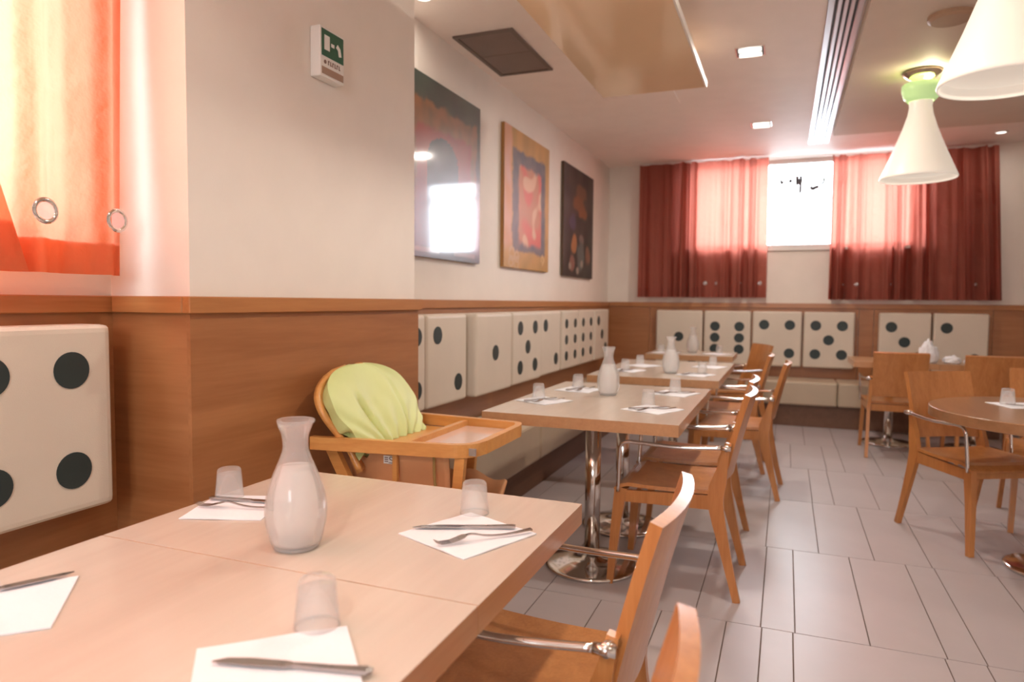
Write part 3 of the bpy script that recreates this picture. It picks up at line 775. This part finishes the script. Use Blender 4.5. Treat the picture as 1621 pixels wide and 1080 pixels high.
# back board with rounded top, and the quilted cover over it
def backp(u, v, bulge, wid, top, z0=.64):
    k = 2*u-1
    zt = top; zc = .86
    z = z0 + (zt-z0)*(1-(1-v)**1.25)
    e = max(0, (z-zc)/(zt-zc+.0005)); hw = wid*max(.02, (1-min(1, e)**2.4))**.45
    hw *= .80 + .20*ss(.70, .86, z)
    q = (z-z0)/(zt-z0)
    y = 2.255 + k*hw
    x = -1.40 - .155*q + .035*k*k*(1-q) + bulge*(1-abs(k)**3)*(.35+.65*math.sin(math.pi*min(1, q*.9+.1)))
    return (x+ox, y+oy, z)
bm = bmesh.new(); slab(bm, lambda u, v: backp(u, v, -.03, .285, .975), 24, 20, .02); link('back_board', bm, M_hc, hc, True)
def cov(u, v):
    p = Vector(backp(u, v, .045, .275, .995, .715)); k = 2*u-1
    wr = .014*nz(u, v, 2.5, 2) + .012*nz(u*2, v, 3, 7)*(1-v) + .005*nz(u*3, v*1.5, 4, 17)*(1-v) + .006*math.sin(20*(u-.5)/(.35+v))*(1-v)**2
    fold = -.030*math.exp(-((k+.62-.35*(1-v))/.05)**2)*(1-v)*math.exp(-((v-.3)/.25)**2)*1.6 - .016*math.exp(-((k-.45)/.03)**2)*(1-v)
    cen = -.028*math.exp(-(k/.45)**2)*math.exp(-((v-.4)/.3)**2)
    return p + Vector((wr+fold+cen+.012, 0, 0))
bm = bmesh.new(); slab(bm, cov, 48, 44, .045); g = link('cover', bm, M_green, hc, True); g['label'] = 'lime green wipeable cover'
md = g.modifiers.new('round', 'BEVEL'); md.width = .016; md.segments = 3; md.limit_method = 'ANGLE'; md.angle_limit = R(50)
# seat sling and cloth hanging below the tray
def sling(u, v):
    a = u*math.pi
    x = -1.42 + .40*u; z = .70 - .26*math.sin(math.pi*(.15+.7*v)) + .0*u
    return (x+ox, 2.09+oy+.42*v, z - .05*u + .012*math.sin(14*u+5*v))
bm = bmesh.new(); slab(bm, sling, 16, 14, .02); link('seat_sling', bm, M_hcfab, hc, True)
def cloth_side(u, v):
    return (-1.45+.40*u+ox, 2.062+oy+.014*math.sin(8*u+3*v)+.05*v, .712-.22*v - .03*math.sin(3.1*u)*v)
bm = bmesh.new(); slab(bm, cloth_side, 16, 8, .006); link('side_cloth', bm, M_hcfab, hc, True)
for y in (2.035, 2.535):
    link('leg', sweeph([(-1.50,y,.715), (-1.30,y,.36), (-1.08,y,0)], [(.024,.042)]*3), M_hc, hc)
    xt = -1.00 if y < 2.2 else -1.18
    link('leg', sweeph([(xt,y+.03,.715), (xt-.03,y+.03,.40), (-1.46,y+.03,0)], [(.024,.036)]*3), M_hc, hc)
    link('upright_post', sweeph([(-1.235,y-.002,.715), (-1.235,y-.002,.36)], [(.012,.018)]*2), M_hc, hc)
link('foot_bar', boxes([(-1.10+ox, -1.04+ox, 2.07+oy, 2.53+oy, .36, .38)]), M_hc, hc)
bm = bmesh.new(); tube(bm, smooth_path([hl(p) for p in [(-1.10,2.06,.715),(-1.09,2.05,.62),(-1.06,2.05,.52),(-1.05,2.05,.44)]], 5), .005, 8); link('strap', bm, pbr('olive_webbing', (.32, .20, .06), .7), hc)
st = link('label_patch', boxes([(-1.29+ox, -1.245+ox, 2.045+oy, 2.047+oy, .672, .70)]), M_white, hc)
bm = bmesh.new()
tube(bm, smooth_path([hl(p) for p in [(-1.250,2.0435,.695),(-1.262,2.0435,.697),(-1.264,2.0435,.689),(-1.252,2.0435,.684),(-1.252,2.0435,.677),(-1.268,2.0435,.676)]], 5), .0015, 5)
for k in range(3): box(bm, -1.285+ox, -1.272+ox, 2.0438+oy, 2.0449+oy, .678+.007*k, .681+.007*k)
link('label_print', bm, M_ink, st)

# ------------------------------------------------------------------ tableware
TOPZ = .7503
def napkin_mesh(sz, seed):
    bm = bmesh.new(); n_ = 10
    rg = random.Random(seed); o = rg.uniform(0, 50)
    def f(u, v):
        e = max(abs(2*u-1), abs(2*v-1)); curl = .006*max(0, (u+v)/2-.8)/.2*0 + .002*max(0, nz(u, v, 3, o))*e
        return (sz*(u-.5), sz*(v-.5), .0024 + curl)
    slab(bm, f, n_, n_, .0022); return bm
nap_me = []
for k in range(4):
    bm = napkin_mesh(.205, k); bmesh.ops.recalc_face_normals(bm, faces=bm.faces)
    me = bpy.data.meshes.new('napkin'); bm.to_mesh(me); bm.free(); me.materials.append(M_paper); nap_me.append(me)
def napkin(x, y, rot, label, k=0, sc=1):
    o = mesh_obj('napkin', nap_me[k % 4], None); o.location = (x, y, TOPZ); o.rotation_euler = (0, 0, R(rot)); o.scale = (sc, sc, 1)
    return tag(o, label, 'napkin', 'white paper napkins')
def tumbler_proto():
    t = thing('tumbler', 'proto', 'glass', group='upturned clear tumblers')
    bm = bmesh.new()   # upside down: rim on the table
    lathe(bm, [(.0335, 0), (.0338, .002), (.0285, .062), (.0275, .071), (.024, .075), (0.0005, .0755)], 32)
    lathe(bm, [(.0315, 0), (.0268, .061), (.0005, .062)], 32)
    bm2 = bm; link('wall', bm2, M_tumbler, t, True)
    bm = bmesh.new(); lathe(bm, [(.0335, 0), (.0340, .0015), (.0335, .003), (.0318, .003), (.0314, .0015), (.0316, 0), (.0335, 0)], 32); link('rim', bm, M_tumbler, t, True)
    return t
tumblers = []
def tumbler(x, y, label, z=TOPZ):
    if not tumblers:
        t = tumbler_proto(); t.location = (x, y, z); t['label'] = label; tumblers.append(t); return t
    return dup(tumblers[0], (x, y, z), random.uniform(0, 6), label)
def knife_proto():
    t = thing('knife', 'proto', 'knife', group='table knives')
    bm = bmesh.new(); pts = [(-.108,0,.004), (-.10,0,.004), (-.05,0,.003), (.0,0,.003)]
    sweep(bm, pts, [(.012,.004), (.0135,.0055), (.0105,.0045), (.008,.0045)], Vector((0,1,0))); link('handle', bm, M_steel, t)
    bm = bmesh.new(); sweep(bm, [(.0,0,.003), (.012,0,.003), (.06,.001,.0028), (.095,.003,.0025), (.112,.007,.002)], [(.008,.0035), (.016,.0018), (.018,.0015), (.014,.0013), (.003,.001)], Vector((0,1,0))); link('blade', bm, M_steel, t)
    return t
def fork_proto():
    t = thing('fork', 'proto', 'fork', group='table forks')
    bm = bmesh.new(); pts = smooth_path([(-.10,0,.007), (-.085,0,.006), (-.04,0,.003), (.0,0,.006), (.03,0,.013), (.045,0,.013)], 4); k = len(pts)
    sweep(bm, pts, [(.012-.007*ss(0,.5,i/(k-1)), .0028) for i in range(k)], Vector((0,1,0))); link('handle', bm, M_steel, t)
    bm = bmesh.new(); sweep(bm, [(.043,0,.013), (.052,0,.011), (.062,0,.008)], [(.006,.002), (.020,.0018), (.022,.0016)], Vector((0,1,0))); link('head', bm, M_steel, t)
    for s in range(4):
        y = -.0088+.00587*s
        bm = bmesh.new(); sweep(bm, [(.061,y,.008), (.08,y,.0035), (.10,y,.0035), (.112,y,.009)], [(.0034,.0016), (.003,.0014), (.0026,.0012), (.0014,.001)], Vector((0,1,0))); link('tine', bm, M_steel, t)
    return t
protos = {}
def cutlery(kind, x, y, rot, label, z=TOPZ+.005):
    if kind not in protos:
        t = (knife_proto if kind == 'knife' else fork_proto)(); protos[kind] = t
        t.location = (x, y, z); t.rotation_euler = (0,0,R(rot)); t['label'] = label; return t
    return dup(protos[kind], (x, y, z), R(rot), label)
def carafe_proto():
    t = thing('carafe', 'proto', 'carafe', group='water carafes')
    out = [(.0005,.003), (.040,.003), (.046,.006), (.054,.03), (.0595,.062), (.0585,.095), (.050,.13), (.036,.165), (.0265,.19), (.0245,.205), (.0265,.225), (.033,.244), (.0345,.25)]
    inn = [(.033,.249), (.0245,.225), (.0225,.205), (.0245,.19), (.034,.165), (.048,.13), (.0563,.095), (.0573,.062), (.052,.03), (.044,.010), (.0005,.008)]
    out = [(p.x, p.z) for p in smooth_path([(r, 0, z) for r, z in out], 4)]; inn = [(p.x, p.z) for p in smooth_path([(r, 0, z) for r, z in inn], 4)]
    bm = bmesh.new(); lathe(bm, out+inn, 48); link('glass_body', bm, M_glass, t, True)
    wt = [(.0005,.0085), (.0425,.0105), (.051,.032), (.0563,.062), (.0553,.095), (.047,.13), (.034,.1625), (.0005,.1625)]
    wt = [(max(.0005, p.x), p.z) for p in smooth_path([(r, 0, z) for r, z in wt[1:-1]], 4)]; wt = [(.0005, .0085)] + wt + [(.0005, .1625)]
    bm = bmesh.new(); lathe(bm, wt, 48); link('water', bm, M_water, t, True)
    bm = bmesh.new(); lathe(bm, [(.0345,.250), (.0355,.253), (.0345,.2555), (.033,.253), (.0345,.250)], 32)
    for vtx in bm.verts:
        a = math.atan2(vtx.co.y, vtx.co.x); vtx.co.x *= 1+.10*max(0, math.cos(a))**6
    link('lip', bm, M_glass, t, True)
    bm = bmesh.new(); lathe(bm, [(.0005,0), (.036,0), (.041,.001), (.043,.006), (.04,.008), (.0005,.006)], 32); link("foot", bm, M_water, t, True)
    return t
carafes = []
def carafe(x, y, label, rz=0):
    if not carafes:
        t = carafe_proto(); t.location = (x, y, TOPZ); t['label'] = label; t.rotation_euler = (0,0,rz); carafes.append(t); return t
    return dup(carafes[0], (x, y, TOPZ), rz, label)
carafe(-.889, 1.09, 'big sharp carafe of water on the nearest table', R(20))
carafe(-.862, 3.56, 'carafe of water on the second table row', R(60))
carafe(-.735, 4.86, 'carafe of water on the third table row')
carafe(-.85, 7.02, 'carafe of water on the small far table')
# nearest table
napkin(-1.185, 1.245, 20, 'white napkin behind the big carafe, bench side of the near table', 0, .9)
tumbler(-1.262, 1.30, 'upturned tumbler behind the big carafe on the near table')
cutlery('knife', -1.18, 1.285, 12, 'knife on the napkin behind the big carafe')
cutlery('fork', -1.16, 1.235, 195, 'fork on the napkin behind the big carafe')
napkin(-.608, 1.288, -22.5, 'diamond-placed napkin at the aisle corner of the near table', 1)
tumbler(-.655, 1.425, 'upturned frosted tumbler at the aisle corner of the near table')
cutlery('knife', -.625, 1.312, 21.5+180, 'knife on the diamond-placed napkin by the aisle')
cutlery('fork', -.555, 1.270, 45+180, 'fork on the diamond-placed napkin by the aisle')
napkin(-1.142, .675, -46, 'napkin cut off by the left picture edge', 2)
cutlery('knife', -1.20, .72, 62, 'knife along the top of the napkin at the left edge')
cutlery('fork', -1.135, .635, 165, 'fork on the napkin at the left picture edge')
napkin(-.605, .70, 42, 'napkin cut off by the bottom picture edge', 3, 1.0)
tumbler(-.640, .83, 'upturned tumbler behind the bottommost napkin')
cutlery('knife', -.59, .716, 13.5+180, 'knife on the bottommost napkin')
# second row
T = 'second table row'
napkin(-1.10, 3.21, -25, 'napkin on the second table row, near bench corner', 0); tumbler(-1.155, 3.285, 'tumbler on the second table row, near bench corner')
napkin(-.555, 3.15, -25, 'napkin on the second table row, near aisle corner', 1); tumbler(-.60, 3.29, 'tumbler on the second table row, near aisle corner')
napkin(-1.06, 3.70, -10, 'napkin on the second table row, far bench corner', 2); tumbler(-1.10, 3.81, 'tumbler on the second table row, far bench corner')
napkin(-.545, 3.76, -18, 'napkin on the second table row, far aisle corner', 3); tumbler(-.557, 3.86, 'tumbler on the second table row, far aisle corner')
for x, y, a, wch in ((-1.09, 3.20, 60, 'near bench corner'), (-.55, 3.14, 40, 'near aisle corner'), (-1.05, 3.70, 75, 'far bench corner'), (-.54, 3.75, 35, 'far aisle corner')):
    dd = Vector((-math.sin(R(a)), math.cos(R(a))))*.03
    cutlery('knife', x+dd.x, y+dd.y, a, 'knife on the second table row, ' + wch); cutlery('fork', x-dd.x, y-dd.y, a+180, 'fork on the second table row, ' + wch)
# third row
napkin(-1.05, 4.90, -15, 'napkin on the third table row, near bench corner', 1); tumbler(-1.085, 5.00, 'tumbler on the third table row, near bench corner')
napkin(-.56, 4.82, -20, 'napkin on the third table row, near aisle corner', 2); tumbler(-.535, 4.99, 'tumbler on the third table row, near aisle corner')
napkin(-1.02, 5.34, -30, 'napkin on the third table row, far bench corner', 3); tumbler(-1.065, 5.45, 'tumbler on the third table row, far bench corner')
napkin(-.53, 5.46, -20, 'napkin on the third table row, far aisle corner', 0); tumbler(-.52, 5.60, 'tumbler on the third table row, far aisle corner')
for x, y, a, wch in ((-1.05, 4.90, 70, 'near bench corner'), (-.56, 4.82, 40, 'near aisle corner')):
    cutlery('knife', x, y+.02, a, 'knife on the third table row, ' + wch); cutlery('fork', x, y-.03, a+180, 'fork on the third table row, ' + wch)
# small far table
napkin(-1.09, 6.86, -20, 'napkin on the small far table, bench side', 1); tumbler(-1.15, 6.95, 'tumbler on the small far table, bench side')
napkin(-.60, 6.90, -30, 'napkin on the small far table, aisle side', 2); tumbler(-.60, 7.06, 'tumbler on the small far table, aisle side')
# round table
napkin(1.08, 4.04, 18, 'napkin on the round table at the right edge', 3); tumbler(1.035, 4.06, 'upturned tumbler standing on the round table napkin', TOPZ+.006)
cutlery('knife', 1.12, 3.99, -20, 'knife on the round table napkin')
# paper bundle and crumpled napkins on the far right table
def lump(name, label, cat, x, y, rx, ry, h, seed, tall):
    bm = bmesh.new(); bmesh.ops.create_icosphere(bm, subdivisions=4, radius=1)
    for v_ in bm.verts:
        d = v_.co.copy(); s_ = 1 + .22*noise.noise(d*2.2+Vector((seed,0,0))) + .13*noise.noise(d*5+Vector((0,seed,0)))
        r_ = 1.0
        if tall: r_ = 1 - .35*max(0, d.z)
        v_.co = Vector((d.x*rx*s_*r_, d.y*ry*s_*r_, max(0, (d.z*.62+.38)*h*s_)))
    o = link(name, bm, M_paper, None, True); o.location = (x, y, TOPZ)
    return tag(o, label, cat)
lump('paper_bundle', 'upright crumpled white paper bundle on the far right table', 'paper', 1.13, 6.72, .078, .07, .185, 3.3, True)
lump('crumpled_napkin', 'low crumpled white napkin beside the upright paper bundle', 'napkin', 1.31, 6.72, .065, .06, .065, 8.1, False)
lump('crumpled_napkin', 'low crumpled white napkin nearest the right chair back', 'napkin', 1.46, 6.74, .06, .055, .055, 12.7, False)
lump('bread_roll', 'small pale lump at the left corner of the far right table', 'bread', .90, 6.92, .05, .04, .05, 5.7, False)
